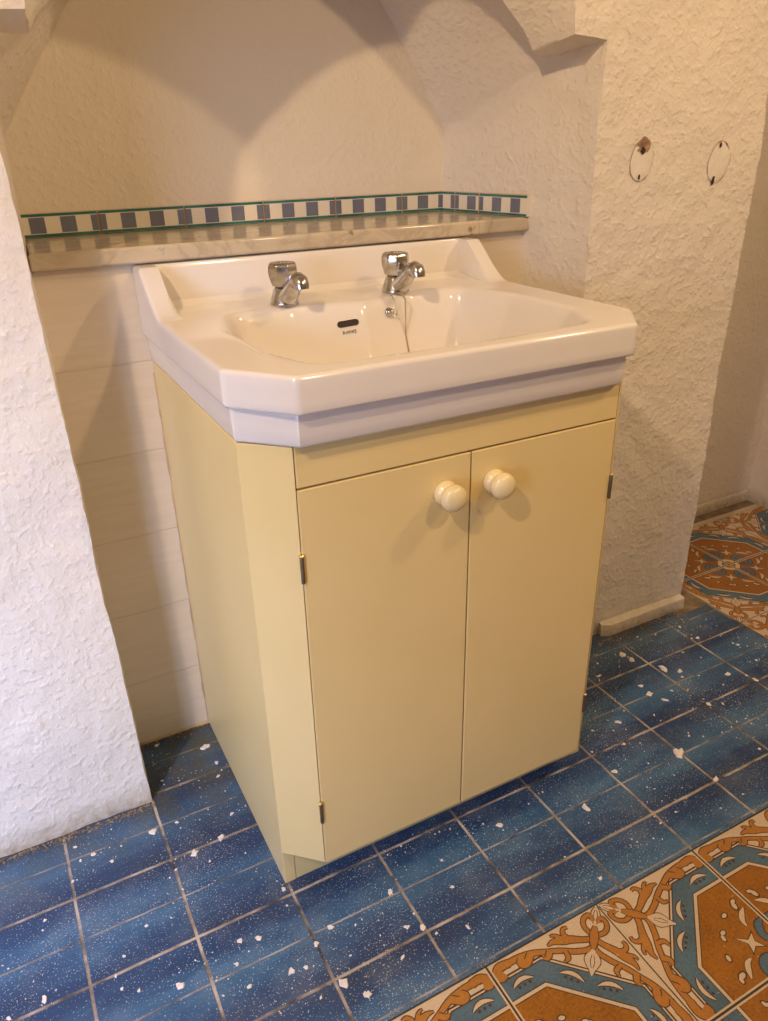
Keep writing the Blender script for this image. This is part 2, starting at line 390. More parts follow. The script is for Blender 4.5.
# floor: blue strip and patterned areas
GX, GY, GP = .874, -.579, .1962
def floor():
    mb = MB(); yb0 = GY+GP; xb1 = GX+3*GP
    mb.add([(-2.3, -.0+yb0, 0), (xb1, yb0, 0), (xb1, .6, 0), (-2.3, .6, 0)], [(0, 1, 2, 3)], 0)
    Z = .00018
    def q(pts, layer, mi):
        mb.add([(x, y, layer*Z) for x, y in pts], [tuple(range(len(pts)))], mi)
    mb.add([(-2.3, -2.85, 0), (2.2, -2.85, 0), (2.2, yb0, 0), (-2.3, yb0, 0)], [(0, 1, 2, 3)], 1)
    mb.add([(xb1, yb0, 0), (2.2, yb0, 0), (2.2, .6, 0), (xb1, .6, 0)], [(0, 1, 2, 3)], 1)
    # dark joint between the two kinds of tile
    for a, b in (((-2.3, yb0), (xb1, yb0)), ((xb1, yb0), (xb1, .15))):
        n = 90
        for i in range(n):
            p = (lerp(a[0], b[0], i/n), lerp(a[1], b[1], i/n)); r = (lerp(a[0], b[0], (i+1)/n), lerp(a[1], b[1], (i+1)/n))
            w = .0018*(1+.5*noise.noise(Vector((p[0]*9, p[1]*9, 2))))
            if a[1] == b[1]: q([(p[0], p[1]-w*.6), (r[0], r[1]-w*.6), (r[0], r[1]+w), (p[0], p[1]+w)], 2, 5)
            else: q([(p[0]-w, p[1]), (p[0]+w*.4, p[1]), (r[0]+w*.4, r[1]), (r[0]-w, r[1])], 2, 5)
    # one tile's drawing in (u,v): 0,0 centre of the octagon, 1,1 flower corner; symmetric over the diagonal
    CR = lambda P, n=6: [tuple(.5*((2*P[i][k])+(-P[max(i-1,0)][k]+P[i+1][k])*t+(2*P[max(i-1,0)][k]-5*P[i][k]+4*P[i+1][k]-P[min(i+2,len(P)-1)][k])*t*t+(-P[max(i-1,0)][k]+3*P[i][k]-3*P[i+1][k]+P[min(i+2,len(P)-1)][k])*t**3) for k in range(len(P[0]))) for i in range(len(P)-1) for t in [j/n for j in range(n)]]+[tuple(P[-1])]
    D = []     # (list of points, layer, material)
    def poly(P, layer, mi, mirror=True):
        D.append((P, layer, mi))
        if mirror: D.append(([(b, a) for a, b in reversed(P)], layer, mi))
    def ribbon(P, layer, mi, out=0.0, mirror=True, n=6):
        S = CR(P, n); L = []; R = []
        for i, (x, y, w) in enumerate(S):
            a = S[max(i-1, 0)]; b = S[min(i+1, len(S)-1)]; dx, dy = b[0]-a[0], b[1]-a[1]; l = math.hypot(dx, dy) or 1
            nx, ny = -dy/l, dx/l; ww = w/2+out
            L.append((x+nx*ww, y+ny*ww)); R.append((x-nx*ww, y-ny*ww))
        for i in range(len(L)-1): poly([R[i], R[i+1], L[i+1], L[i]], layer, mi, mirror)
    def both(P, lay=3, mi=3, out=.008, mirror=True):
        k = .66 if mi == 3 and max(p[0] for p in P) > .5 else 1.0; P = [(a, b, c*k) for a, b, c in P]
        ribbon(P, lay, 4, out, mirror); ribbon(P, lay+1, mi, 0, mirror)
    def octa(a, b): return [(0, 0), (a, 0), (a, b), (b, a), (0, a)]
    # rings of the octagon: line, blue band, line, cream line, ochre field
    for a, b, lay, mi in ((.885, .385, 1, 4), (.873, .380, 2, 1), (.862, .374, 3, 4), (.852, .370, 4, 2),
                          (.722, .300, 5, 4), (.714, .297, 6, 1), (.692, .287, 7, 4), (.684, .284, 8, 6)):
        D.append((octa(a, b), lay, mi))
    # crescents in the blue band
    for (cx, cy, ang) in ((.655, .475, 52), (.165, .783, 90)):
        P = []
        for i in range(9):
            t = -1+i/4; aa = math.radians(ang); L = .085
            px, py = t*L, .030*(1-t*t)
            X = cx+px*math.cos(aa-math.pi/2)-py*math.sin(aa-math.pi/2); Y = cy+px*math.sin(aa-math.pi/2)+py*math.cos(aa-math.pi/2)
            P.append((X, Y, .028*(1-abs(t)**2)+.006))
        ribbon(P, 9, 4, .006); ribbon(P, 10, 1, -.002)
        for s in (-.5, 0, .5):
            aa = math.radians(ang)-math.pi/2; px, py = s*.085, -.012
            X = cx+px*math.cos(aa)-py*math.sin(aa); Y = cy+px*math.sin(aa)+py*math.cos(aa)
            poly([(X+.012*math.cos(k), Y+.012*math.sin(k)) for k in lin(0, 5.6, 8)], 11, 4)
    # ochre field: star, petals, dots, centre curls
    poly([(.33, .33), (.265, .262), (.30, .185), (.225, .225), (.17, .17), (.225, .225), (.185, .30), (.265, .262)][:0] or [(.335, .335), (.275, .245), (.31, .165), (.240, .205), (.165, .165), (.205, .24), (.165, .31), (.245, .275)], 10, 4, False)
    poly([(.320, .320), (.267, .245), (.293, .182), (.240, .213), (.18, .18), (.213, .24), (.182, .293), (.245, .267)], 11, 1, False)
    both([(.165, .345, .012), (.155, .39, .034), (.115, .43, .036), (.065, .46, .008)], 9, 1, .006)
    for (x, y, r) in ((.09, .53, .017), (.24, .48, .018), (.36, .39, .018), (.50, .11, .022), (.0, .60, .014)):
        for lay, mi, k in ((9, 4, 1.5), (10, 1, 1.0)):
            poly([(x+r*k*1.25*math.cos(t)-.3*r*math.sin(t), y+r*k*.85*math.sin(t)) for t in lin(0, 5.76, 12)], lay, mi)
    both([(.02, .34, .01), (.08, .315, .05), (.12, .25, .05), (.09, .19, .045), (.04, .20, .04), (.045, .245, .03)], 9, 2, .010)
    both([(.02, .12, .02), (.06, .10, .05), (.10, .04, .04), (.12, .0, .03)], 9, 1, .008)
    # flower corner: bud, node, curls, flame leaves, scroll arms, lotus
    both([(.985, .985, .01), (.955, .955, .055), (.915, .915, .055), (.885, .885, .012)], 3, 1, .008, False)
    both([(.968, .968, .004), (.945, .945, .022), (.925, .925, .022), (.905, .905, .004)], 5, 1, .005, False)
    both([(.875, .875, .03), (.83, .83, .085), (.78, .78, .075), (.74, .74, .03)], 5, 3, .006, False)
    both([(.81, .84, .05), (.80, .90, .045), (.83, .95, .045), (.885, .965, .045), (.905, .93, .05), (.875, .915, .05)])
    both([(.82, .80, .06), (.74, .825, .055), (.66, .87, .075), (.59, .90, .09), (.525, .92, .05), (.47, .915, .006)])
    both([(.64, .89, .05), (.63, .935, .045), (.655, .965, .035), (.69, .960, .02)])
    both([(.60, .91, .05), (.565, .955, .03), (.53, .965, .006)])
    both([(.82, .78, .055), (.72, .755, .05), (.62, .79, .055), (.53, .845, .05), (.44, .885, .05), (.34, .925, .06), (.23, .945, .06), (.13, .945, .06),
          (.065, .935, .055), (.04, .965, .04)][:9], 3)
    both([(.16, .945, .05), (.08, .95, .055), (.035, .915, .055), (.05, .885, .06), (.09, .895, .05)], 5)
    both([(.33, .925, .05), (.27, .885, .05), (.235, .90, .06), (.255, .93, .045)], 5)
    both([(.56, .825, .04), (.545, .775, .045), (.50, .765, .008)], 5)
    both([(.46, .875, .04), (.42, .845, .035), (.385, .86, .008)], 5)
    both([(.74, .74, .02), (.69, .69, .07), (.64, .64, .05), (.60, .60, .006)], 3, 1, .007, False)
    both([(.735, .72, .02), (.70, .665, .06), (.655, .62, .006)], 2, 1, .007)
    both([(.71, .71, .006), (.675, .675, .024), (.64, .64, .006)], 5, 1, .005, False)
    # rasterise the drawing once (0.5 mm cells) so every tile is one flat layer, each cell its own glaze
    N = 392; G = np.full((N, N), 1, np.int8); cc = (np.arange(N)+.5)/N
    D.sort(key=lambda d: d[1])
    for Pp, lay, mi in D:
        us = [p[0] for p in Pp]; vs_ = [p[1] for p in Pp]
        i0, i1 = max(0, int(min(us)*N)-1), min(N, int(max(us)*N)+2); j0, j1 = max(0, int(min(vs_)*N)-1), min(N, int(max(vs_)*N)+2)
        if i1 <= i0 or j1 <= j0: continue
        U, V = np.meshgrid(cc[i0:i1], cc[j0:j1], indexing='ij'); ins = np.zeros(U.shape, bool); n_ = len(Pp)
        for k in range(n_):
            ax, ay = Pp[k]; bx, by = Pp[k-1]
            if ay == by: continue
            c_ = ((ay > V) != (by > V)) & (U < (bx-ax)*(V-ay)/(by-ay)+ax); ins ^= c_
        G[i0:i1, j0:j1][ins] = mi
    w1 = int(.0042/GP*N+.5); w2 = int(.0013/GP*N+.5); w3 = 2
    G[:w1, :] = 1; G[:, :w1] = 1; G[:w2, :] = 5; G[:, :w2] = 5; G[-w3:, :] = 5
    G0 = G.copy(); G[:, -w3:] = 5
    def runs(A):
        out = []
        for j in range(N):
            row = A[:, j]; cut = [0]+list(np.nonzero(np.diff(row))[0]+1)+[N]
            for p_, q_ in zip(cut, cut[1:]): out.append((p_, q_, j, j+1, int(row[p_])))
        # merge identical runs of neighbouring rows
        act = {}; res = []
        for (p_, q_, j, j2, mi) in out:
            k = (p_, q_, mi)
            if k in act and act[k][1] == j: act[k][1] = j2
            else:
                if k in act: res.append((k, act[k]))
                act[k] = [j, j2]
        res += list(act.items())
        return [(k[0]/N, k[1]/N, v[0]/N, v[1]/N, k[2]) for k, v in res]
    RA, RB = runs(G), runs(G0)
    for ix in range(-8, 6):
        for iy in range(-5, 5):
            x0, y0 = GX+ix*GP, GY+iy*GP; cxm, cym = x0+GP/2, y0+GP/2
            if not (cym < yb0 or cxm > xb1): continue
            if cxm < .30 or cxm > 2.12 or cym < -1.0 or cym > .5: continue
            if cxm > 1.5 and cym < -.3: continue
            if cxm > 1.3 and cxm < xb1 and cym > -.5: continue
            ex = x0 if ix % 2 == 0 else x0+GP; ey = y0 if iy % 2 == 0 else y0+GP
            sx = 1 if ex == x0 else -1; sy = 1 if ey == y0 else -1
            edge = abs(ey+sy*GP-yb0) < .01 and cxm < xb1
            for (u0, u1, v0, v1, mi) in (RB if edge else RA):
                a_, b_ = ex+sx*u0*GP, ex+sx*u1*GP; c_, d_ = ey+sy*v0*GP, ey+sy*v1*GP
                a_, b_ = min(a_, b_), max(a_, b_); c_, d_ = min(c_, d_), max(c_, d_)
                mb.add([(a_, c_, .0002), (b_, c_, .0002), (b_, d_, .0002), (a_, d_, .0002)], [(0, 1, 2, 3)], mi)
    # strip of bare mortar by the pier corner
    q([(1.36, .10), (xb1-.004, .10), (xb1-.004, .50), (1.36, .50)], 2, 7)
    # mortar line along the far skirting
    q([(1.40, .418), (2.03, .418), (2.03, .47), (1.40, .47)], 3, 7)
    o = mb.build('floor', [M['blue_floor'], M['pt_cream'], M['pt_blue'], M['pt_scroll'], M['pt_line'], M['pt_dark'], M['pt_orange'],
                           simple('dirty_mortar', (.22, .16, .10), .85, bump=.5, bscale=120, var=.4)])
    o['kind'] = 'structure'
floor()
# skirting along the pier and the far walls
def skirting(name, a, b, d, h, ragged=True):
    mb = MB(); A = Vector((a[0], a[1], 0)); B = Vector((b[0], b[1], 0)); t = (B-A).normalized(); nrm = Vector((t.y, -t.x, 0)); n = 40
    rows = []
    for i in range(n+1):
        p = A.lerp(B, i/n); k = 1
        if ragged and i < 3: k = .55+.15*i
        pr = [(-.03, h), (d*.55*k, h), (d*.95*k, h*.90), (d*k, h*.7), (d*k, 0.0)]
        rows.append([disp(p+nrm*x+Vector((0, 0, z)), .6 if z > .001 else 0) for x, z in pr])
    mb.grid(rows, 0, True)
    for e in (rows[0], rows[-1]):
        mb.add(list(e)+[(e[0][0], e[0][1], 0.0)], [tuple(range(len(e)+1))])
    o = mb.build(name, M['skirt'], angle=40); o['kind'] = 'structure'
M['skirt'] = plaster('skirting_paint', (.84, .77, .64), .5, .003)
skirting('baseboard_back', (1.148, .137), (1.398, .137), .020, .031)
skirting('baseboard_right', (1.402, .449), (2.03, .453), .004, .035, False)

# tiled ledge wall under the shelf
mb = MB(); mb.box(.118, YT, -.005, 1.012, YT+.05, .864)
o = mb.build('wall_tiled', M['wall_tile']); o['kind'] = 'structure'
mb = MB()
pts = [disp((x, YT-.003-.002*noise.noise(Vector((x*40, 0, 0))), .0)) for x in lin(.15, .995, 60)]
mb.grid([[(p[0], p[1], -.002) for p in pts], [(p[0], p[1], .004) for p in pts], [(p[0], YT+.002, .007) for p in pts]])
# crumbly grout fillet where the ledge wall meets the floor and the cabinet side
o = mb.build('trim_1', M['grout_warm'], smooth=True); o['kind'] = 'structure'
mb = MB()
rows = []
for z in lin(.0, .70, 90):
    r = .0035+.0022*noise.noise(Vector((0, 3, z*30)))
    rows.append([(.2890-r, YT+.001, z), (.2890-r*.3, YT-r*.4, z), (.2890, YT-r*1.1, z)])
mb.grid(rows); o = mb.build('trim_2', M['grout_warm'], smooth=True); o['kind'] = 'structure'

# ------------------------------------------------------------------ marble shelf
ZS0, ZS1 = .8645, .8885
mb = MB(); mb.prism([(.1425, .270), (.991, .268), (.9925, .286), (.952, .497), (.158, .497), (.146, .285)], ZS0, ZS1)
sh = mb.build('marble_shelf', M['marble'], bevel=.004, segs=3, angle=40)
tag(sh, 'worn cream marble slab shelf with dark flecks running across the niche above the basin', 'shelf')

# border tiles on the back and right sides of the niche
def border():
    mb = MB(); H = .0365; z0 = ZS1+.0005
    def run(A, B, joints, start_phase):
        A = Vector(A); B = Vector(B); t = (B-A).normalized(); nrm = Vector((t.y, -t.x, 0)); L = (B-A).length
        def bx(s0, s1, a0, a1, d0, d1, mi):
            P = [A+t*s0, A+t*s1]; vs = []
            for z in (z0+a0, z0+a1):
                for p, d in ((P[0], d0), (P[1], d0), (P[1], d1), (P[0], d1)): vs.append((p.x+nrm.x*d, p.y+nrm.y*d, z))
            mb.add(vs, [(0,1,2,3),(7,6,5,4),(0,4,5,1),(1,5,6,2),(2,6,7,3),(3,7,4,0)], mi)
        bx(0, L, 0, H, -.01, .0030, 3)
        for (s0, s1) in joints:
            bx(s0+.0016, s1-.0016, .0004, H-.0004, -.008, .0050, 0)
            bx(s0+.0016, s1-.0016, .0008, .0050, .004, .00535, 1); bx(s0+.0016, s1-.0016, H-.0050, H-.0008, .004, .00535, 1)
            u = .0238
            k0 = s0
            # dark squares centred on whole multiples of two units from the tile's end
            org = s1-6*u if s0 == 0 else s0
            for c in [0, 2*u, 4*u, 6*u]:
                a = max(s0+.0016, org+c-u/2); b = min(s1-.0016, org+c+u/2)
                if b-a > .002: bx(a, b, .0062, H-.0062, .004, .0054, 2)
    run((.155, YB-.003, 0), (.9485, YB-.003, 0), [(-.022 if i == 0 else -.022+i*.1432, min(.79, -.022+(i+1)*.1432)) for i in range(0, 6)][0:1] and
        [(max(0, -.022+i*.1432), min(.7935, -.022+(i+1)*.1432)) for i in range(6)], 0)
    run((.9440, YB-.006, 0), (.9810, .272, 0), [(0, .042), (.042, .110), (.110, .2345)], 0)
    o = mb.build('trim_3', [M['tile_white'], M['tile_green'], M['tile_grey'], M['grout_warm']]); o['kind'] = 'structure'
border()

# ------------------------------------------------------------------ vanity cabinet
XL, XR, YC, CX, CY, ZT_, ZB, ZD = .2888, .8639, -.1754, .0495, .0465, .7176, .0672, .6646
cab = empty('vanity_cabinet', (.576, .05, 0), 'cream painted two door vanity cabinet with chamfered corners under the basin', 'cabinet')
def P(o):                                # put world-space geometry under the cabinet Empty
    o.matrix_parent_inverse = Matrix.Translation(-o.parent.matrix_basis.translation) if o.parent else Matrix(); return o
def part(mb, name, mat, par, **k):
    o = mb.build(name, mat, **k); o.parent = par
    q = par; off = Vector((0, 0, 0))
    while q is not None: off += q.location; q = q.parent
    o.data.transform(Matrix.Translation(-off)); return o
T = .018
mb = MB(); mb.box(XL, YC+CY, 0, XL+T, YT-.001, ZT_); part(mb, 'side_panel', M['cream'], cab, bevel=.0012)
mb = MB(); mb.box(XR-T, YC+CY, 0, XR, YT-.001, ZT_); part(mb, 'side_panel', M['cream'], cab, bevel=.0012)
for s in (-1, 1):
    mb = MB(); c = (XL+XR)/2
    a = (c+s*(XR-c), YC+CY-.0002); b = (c+s*(XR-c-CX), YC)
    L = math.hypot(a[0]-b[0], a[1]-b[1]); nx, ny = -s*(CY)/L, CX/L
    pts = [b, (b[0]-s*.001, b[1]+.016), (a[0]-s*.019, a[1]+.0), a]
    mb.prism(pts if s > 0 else pts[::-1], ZB, ZT_); part(mb, 'corner_panel', M['cream'], cab, bevel=.0012)
mb = MB(); mb.box(XL+CX+.0015, YC, ZD+.0025, XR-CX-.0015, YC+T, ZT_); part(mb, 'top_rail', M['cream'], cab, bevel=.001)
mb = MB(); mb.box(XL+T, YC+CY+.001, 0, XR-T, YC+CY+.014, ZB-.001); part(mb, 'kick_board', M['cream'], cab, bevel=.001)
mb = MB(); mb.prism([(XL+T+.001, YC+CY+.015), (XL+T+.001, YC+CY+.002), (XL+CX, YC+.020), (XR-CX, YC+.020), (XR-T-.001, YC+CY+.002), (XR-T-.001, YC+CY+.015), (XR-T-.001, .27), (XL+T+.001, .27)], ZB, ZB+.016)
part(mb, 'bottom_board', M['wood_edge'], cab)
XM = .5745
def door(x0, x1, hinge_x, knob_x):
    mb = MB(); mb.box(x0, YC-.0006, ZB-.001, x1, YC+.017, ZD)
    d = part(mb, 'door', M['cream'], cab, bevel=.0012)
    k = MB(); pr = [(.0172, 0), (.0178, .003), (.0176, .0065), (.0160, .0095), (.0135, .0115), (.0130, .0128), (.0155, .0150), (.0180, .0185), (.0190, .023), (.0180, .0280), (.0145, .0318), (.009, .0340), (.002, .0347)]
    pr = [(a*.93, b*.96) for a, b in pr]
    k.lathe(pr, (knob_x, YC-.0007, .6190), (0, -1, 0), 36)
    part(k, 'knob', M['knob'], d, smooth=True)
    for z in (.565, .170):
        h = MB(); s = 1 if hinge_x > XM else -1
        h.lathe([(.0022, 0), (.0026, .001), (.0026, .036), (.0022, .037)], (hinge_x, YC-.0018, z-.020), (0, 0, 1), 12)
        h.box(hinge_x-.0018 if s > 0 else hinge_x, YC-.0012, z-.018, hinge_x if s > 0 else hinge_x+.0018, YC+.004, z+.015)
        h.lathe([(.003, 0), (.0032, .0012), (.002, .0025)], (hinge_x, YC-.0018, z+.0165), (0, 0, 1), 12, mi=1)
        part(h, 'hinge', [M['hinge'], M['brass']], d, angle=40)
door(XL+CX+.0012, XM-.0012, XL+CX-.0002, .5345)
door(XM+.0012, XR-CX-.0012, XR-CX+.0004, .6085)

# ------------------------------------------------------------------ basin
bas = empty('wash_basin', (.576, .05, ZT_), 'white porcelain wash basin with chamfered corners and raised back ledge on the cream cabinet', 'wash basin')
ZR = .8030
BX0, BXM = lambda y: .2800, lambda y: .8625
YFR, CYB, CXB = -.2035, .0730, .0600
def xl(y, ins=0): 
    b = BX0(y)+ins
    if y < YFR+CYB: b += (YFR+CYB-y)/CYB*CXB
    return b
def xr(y, ins=0):
    b = BXM(y)-ins
    if y < YFR+CYB: b -= (YFR+CYB-y)/CYB*CXB
    return b
BOWL = [(.350, -.080), (.374, -.150), (.470, -.163), (.690, -.163), (.766, -.150), (.796, -.090), (.796, .050), (.765, .138), (.700, .150), (.576, .128), (.450, .150), (.375, .142), (.345, .055)]
def sd_poly(x, y, P):
    d = 1e9; ins = False; n = len(P); j = n-1
    for i in range(n):
        ax, ay = P[i]; bx, by = P[j]; ex, ey = bx-ax, by-ay; wx, wy = x-ax, y-ay
        t = max(0, min(1, (wx*ex+wy*ey)/(ex*ex+ey*ey))); dx, dy = wx-ex*t, wy-ey*t
        d = min(d, dx*dx+dy*dy)
        if (ay > y) != (by > y) and x < (bx-ax)*(y-ay)/(by-ay)+ax: ins = not ins
        j = i
    return math.sqrt(d)*(-1 if ins else 1)
# rounded by shrinking then offsetting
BC = (.580, .0)
BS = [(BC[0]+(x-BC[0])*(1-.034/abs(math.hypot(x-BC[0], y-BC[1]))*1.0), BC[1]+(y-BC[1])*(1-.034/math.hypot(x-BC[0], y-BC[1]))) for x, y in BOWL]
def bh(x, y):
    d = -(sd_poly(x, y, BS)-.030)
    s = math.log(1+math.exp(min(40, d/.0035)))*.0035 if d > -.03 else 0     # soft rim
    W = lerp(.125, .075, hermite((y-.02)/.10)); t = min(1, s/W)
    z = ZR - .132*(1-(1-t)**2.3)
    if d > 0: z -= .010*min(1, d/.15)
    # raised back ledge with side wings
    ds = min(x-xl(y), xr(y)-x)
    back = hermite((y-.2555)/.009)
    side = hermite((.0375-ds)/.009)*(lambda q: q*q*(1.9-.9*q) if q < 1 else 1)(max(0, min(1, (y-.145)/.095)))
    e = max(back, side)
    if d < 0:
        # cove where the ledge rises
        cove = max(0, 1-(.2555-y)/.018) if y < .2555 else 0
        cs = (max(0, 1-(ds-.0375)/.014) if ds > .0375 else 0)*max(0, min(1, (y-.145)/.095))
        z += max(.009*cove**2.2, .007*cs**2.2)*(1-e)
    return lerp(z, .8622, e)
def basin():
    mb = MB(); r = .0055
    ys = []
    y = YFR+r
    while y < .240: ys.append(y); y += .0045 if not (.14 < y < .20) else .003
    ys += lin(.2405, .270, 24); ys += [.276, YT-.0015]
    fr = lin(0, .012, 5)[:-1]+lin(.012, .030, 6)[:-1]+lin(.030, .052, 17)[:-1]
    NC = 96; rows = []
    for y in ys:
        a, b = xl(y, r), xr(y, r); row = [a+f for f in fr]+lin(a+.052, b-.052, NC)+[b-f for f in reversed(fr)]
        rows.append([(x, y, bh(x, y)) for x in row])
    mb.grid(rows)
    # boundary loop: left side (back to front), front, right side (front to back)
    loop = [rw[0] for rw in reversed(rows)][:-1]+list(rows[0])+[rw[-1] for rw in rows[1:]]
    inner = [False]
    def push(p, d):         # point moved outward along the outline normal by d
        x, y, z = p
        if abs(y-(YFR+r)) < 1e-6 and x-(xl(y, r)) > 1e-6 and (xr(y, r)-x) > 1e-6: return (x, y-d)
        k = math.hypot(CXB, CYB); dd = d; d = r-(r-d)*.55 if d < r*.999 and inner[0] else d; s = -1 if x < .58 else 1
        if abs(y-(YFR+r)) < 1e-6: return (x+s*d*.38, y-dd)
        if y < YFR+CYB-.002: d = lerp(d, dd, min(1, (YFR+CYB-y)/CYB)); return (x+s*d*CYB/k, y-d*CXB/k)
        return (x+s*d, y)
    ZL, ZA = .7605, ZT_+.001
    secs = []
    for a in lin(0, math.pi/2, 6)[1:]: secs.append([(*push(p, r*math.sin(a)), p[2]-r*(1-math.cos(a))) for p in loop])
    full = secs[-1]
    for k in (.25, .5, .75): secs.append([(x, y, lerp(z, ZL+.004, k)) for x, y, z in full])
    o2 = [(*push(p, r), ZL+.0035) for p in loop]; secs.append(o2)
    inner[0] = True
    secs.append([(*push(p, r-.0010), ZL+.0010) for p in loop]); secs.append([(*push(p, r-.0035), ZL) for p in loop])
    secs.append([(*push(p, r-.0100), ZL+.0005) for p in loop]); secs.append([(*push(p, r-.0112), ZL-.002) for p in loop])
    secs.append([(*push(p, r-.0125), ZL-.020) for p in loop]); secs.append([(*push(p, r-.0145), ZA+.004) for p in loop])
    secs.append([(*push(p, r-.0165), ZA+.001) for p in loop]); secs.append([(*push(p, r-.020), ZA) for p in loop])
    secs.append([(*push(p, r-.030), ZA) for p in loop])
    mb.grid([loop]+secs, 0, True)
    # back closing face
    bk = [q[0] for q in [loop]+secs]; bk2 = [q[-1] for q in [loop]+secs]
    for i in range(len(bk)-1): mb.add([bk[i], bk[i+1], bk2[i+1], bk2[i]], [(0, 1, 2, 3)])
    part(mb, 'bowl', M['porcelain'], bas, smooth=True, weld=True).data.set_sharp_from_angle(angle=math.radians(60))
basin()
def surf(x, y):
    e = .0015; z = bh(x, y); nx = -(bh(x+e, y)-bh(x-e, y))/(2*e); ny = -(bh(x, y+e)-bh(x, y-e))/(2*e)
    return Vector((x, y, z)), Vector((nx, ny, 1)).normalized()
def y_at(x, z):          # point of the bowl's back wall with height z
    y = .150
    while y > 0 and bh(x, y) > z: y -= .0005
    return y
# overflow slot
def capsule(L, R, n=12):
    return [(L/2+R*math.cos(a), R*math.sin(a)) for a in lin(-math.pi/2, math.pi/2, n)]+[(-L/2+R*math.cos(a), R*math.sin(a)) for a in lin(math.pi/2, 3*math.pi/2, n)]
ox = .5510; oy = y_at(ox, .7755); op, on = surf(ox, oy)
ux = Vector((1, 0, 0)); ux = (ux-ux.dot(on)*on).normalized(); uy = on.cross(ux)
def onwall(pt, lift=0): 
    p0 = op+ux*pt[0]+uy*pt[1]
    y = y_at(p0.x, p0.z); s, nn = surf(p0.x, y); return s+nn*lift
mb = MB(); A = capsule(.0225, .0053); B = capsule(.0225, .0066)
n = len(A); mb.add([onwall(p, .0006) for p in A], [tuple(range(n))], 0)
part(mb, 'overflow_slot', M['dark'], bas)
mb = MB(); mb.add([onwall(p, .0011) for p in A]+[onwall(p, .0002) for p in B], [(i, (i+1) % n, (i+1) % n+n, i+n) for i in range(n)], 0)
part(mb, 'overflow_rim', M['porcelain'], bas, smooth=True)
# plug hole
dpz = bh(.58, .02)
mb = MB(); mb.lathe([(.030, 0), (.030, .0015), (.026, .0025), (.021, .0005), (.018, -.003), (.002, -.004)], (.58, .02, dpz+.0005), (0, 0, 1), 32)
part(mb, 'plug_hole', M['chrome'], bas, smooth=True)
# maker's lettering below the overflow
fc = bpy.data.curves.new('maker_lettering', 'FONT'); fc.body = 'SHANKS'; fc.size = .0064; fc.align_x = 'CENTER'; fc.extrude = .0001; fc.space_character = .95
tmp = bpy.data.objects.new('tmp', fc); sc.collection.objects.link(tmp)
bpy.context.view_layer.update()
me = bpy.data.meshes.new_from_object(tmp.evaluated_get(bpy.context.evaluated_depsgraph_get()))
bpy.data.objects.remove(tmp)
for v in me.vertices:
    a = onwall((v.co.x*.90, v.co.y-.0150), .0011+v.co.z); v.co = a
me.transform(Matrix.Translation(-bas.location)); me.materials.clear(); me.materials.append(M['ink'])
lt = bpy.data.objects.new('maker_lettering', me); sc.collection.objects.link(lt); lt.parent = bas

# ------------------------------------------------------------------ taps
def tap(x, y, label, spout=(.10, -1), rz=0, ring=False):
    zb = bh(x, y)+.0003
    t = empty('basin_tap', (x, y, zb), label, 'tap', 'chrome basin taps')
    b = MB()
    b.lathe([(.0215, 0), (.0220, .0015), (.0213, .004), (.0190, .011), (.0168, .018), (.0150, .023), (.0125, .0250)], (0, 0, 0), n=32)
    o = b.build('tap_body', M['chrome'], t, smooth=True); o.data.set_sharp_from_angle(angle=math.radians(50))
    d = Vector((spout[0], spout[1], 0)).normalized(); s = MB()
    path = [Vector((0, 0, .008))+d*.002, Vector((0, 0, .012))+d*.012, Vector((0, 0, .021))+d*.024, Vector((0, 0, .031))+d*.034, Vector((0, 0, .0365))+d*.0415, Vector((0, 0, .0385))+d*.0475,
            Vector((0, 0, .0370))+d*.0530, Vector((0, 0, .0330))+d*.0558, Vector((0, 0, .0280))+d*.0565]
    s.tube(path, [.0150, .0148, .0128, .0112, .0115, .0122, .0122, .0114, .0106], 24)
    o = s.build('spout', M['chrome'], t, smooth=True); o.data.set_sharp_from_angle(angle=math.radians(60))
    h = MB()
    fac = lambda tt, k: 1-.085*abs(math.sin(4*(tt+rz)))**.7 if 1 <= k <= 7 else 1
    h.lathe([(.0140, .0258), (.0172, .0264), (.0192, .032), (.0218, .041), (.0225, .048), (.0220, .0535), (.0207, .0570), (.0185, .0588), (.0120, .0594), (.002, .0594)], (0, 0, 0), n=48, facet=fac)
    o = h.build('tap_handle', M['chrome'], t, smooth=True); o.data.set_sharp_from_angle(angle=math.radians(40))
    c = MB(); c.lathe([(.0070, .0593), (.0068, .0602), (.002, .0606)], (0, 0, 0), n=24); c.build('indicator_cap', M['chrome'], t, smooth=True)
    f = MB(); f.lathe([(.0118, .0240), (.0118, .0262)], (0, 0, 0), n=24); f.build('spindle', M['dark'], t)
    return t
tap(.4725, .175, 'chrome basin tap without a chain, on the left of the overflow slot', (.10, -1))
tap(.6575, .171, 'chrome basin tap beside the plug chain, on the right of the overflow slot', (.16, -1), .3)

# ------------------------------------------------------------------ plug chain on its stay
hx = .6240; hy = y_at(hx, .781); hp, hn = surf(hx, hy)
ch = empty('plug_chain', tuple(hp), 'metal bead chain with hooked stay hanging in the basin under the right tap', 'chain')
def loc(p): return Vector(p)-hp
s = MB(); s.lathe([(.0072, 0), (.0074, .0015), (.0060, .003), (.0030, .0038), (.0030, .007), (.0046, .0085), (.001, .0105)], hn*.0004, hn, 20)
s.tube([loc((.6360, .150, .8045)), loc((.6345, .138, .8020)), loc((.6320, .130, .7950)), hn*.0065+Vector((.003, 0, .004)), hn*.0065+Vector((-.002, 0, -.004)), hn*.0065+Vector((.005, 0, -.008)), hn*.0065+Vector((.010, 0, -.004))], [.0009]*7, 8)
s.build('chain_stay', M['chrome'], ch, smooth=True)
b = MB(); bead = []
A = Vector((.6420, .140, .8150)); Bp = Vector((.6420, y_at(.642, .772)-.001, .7750))
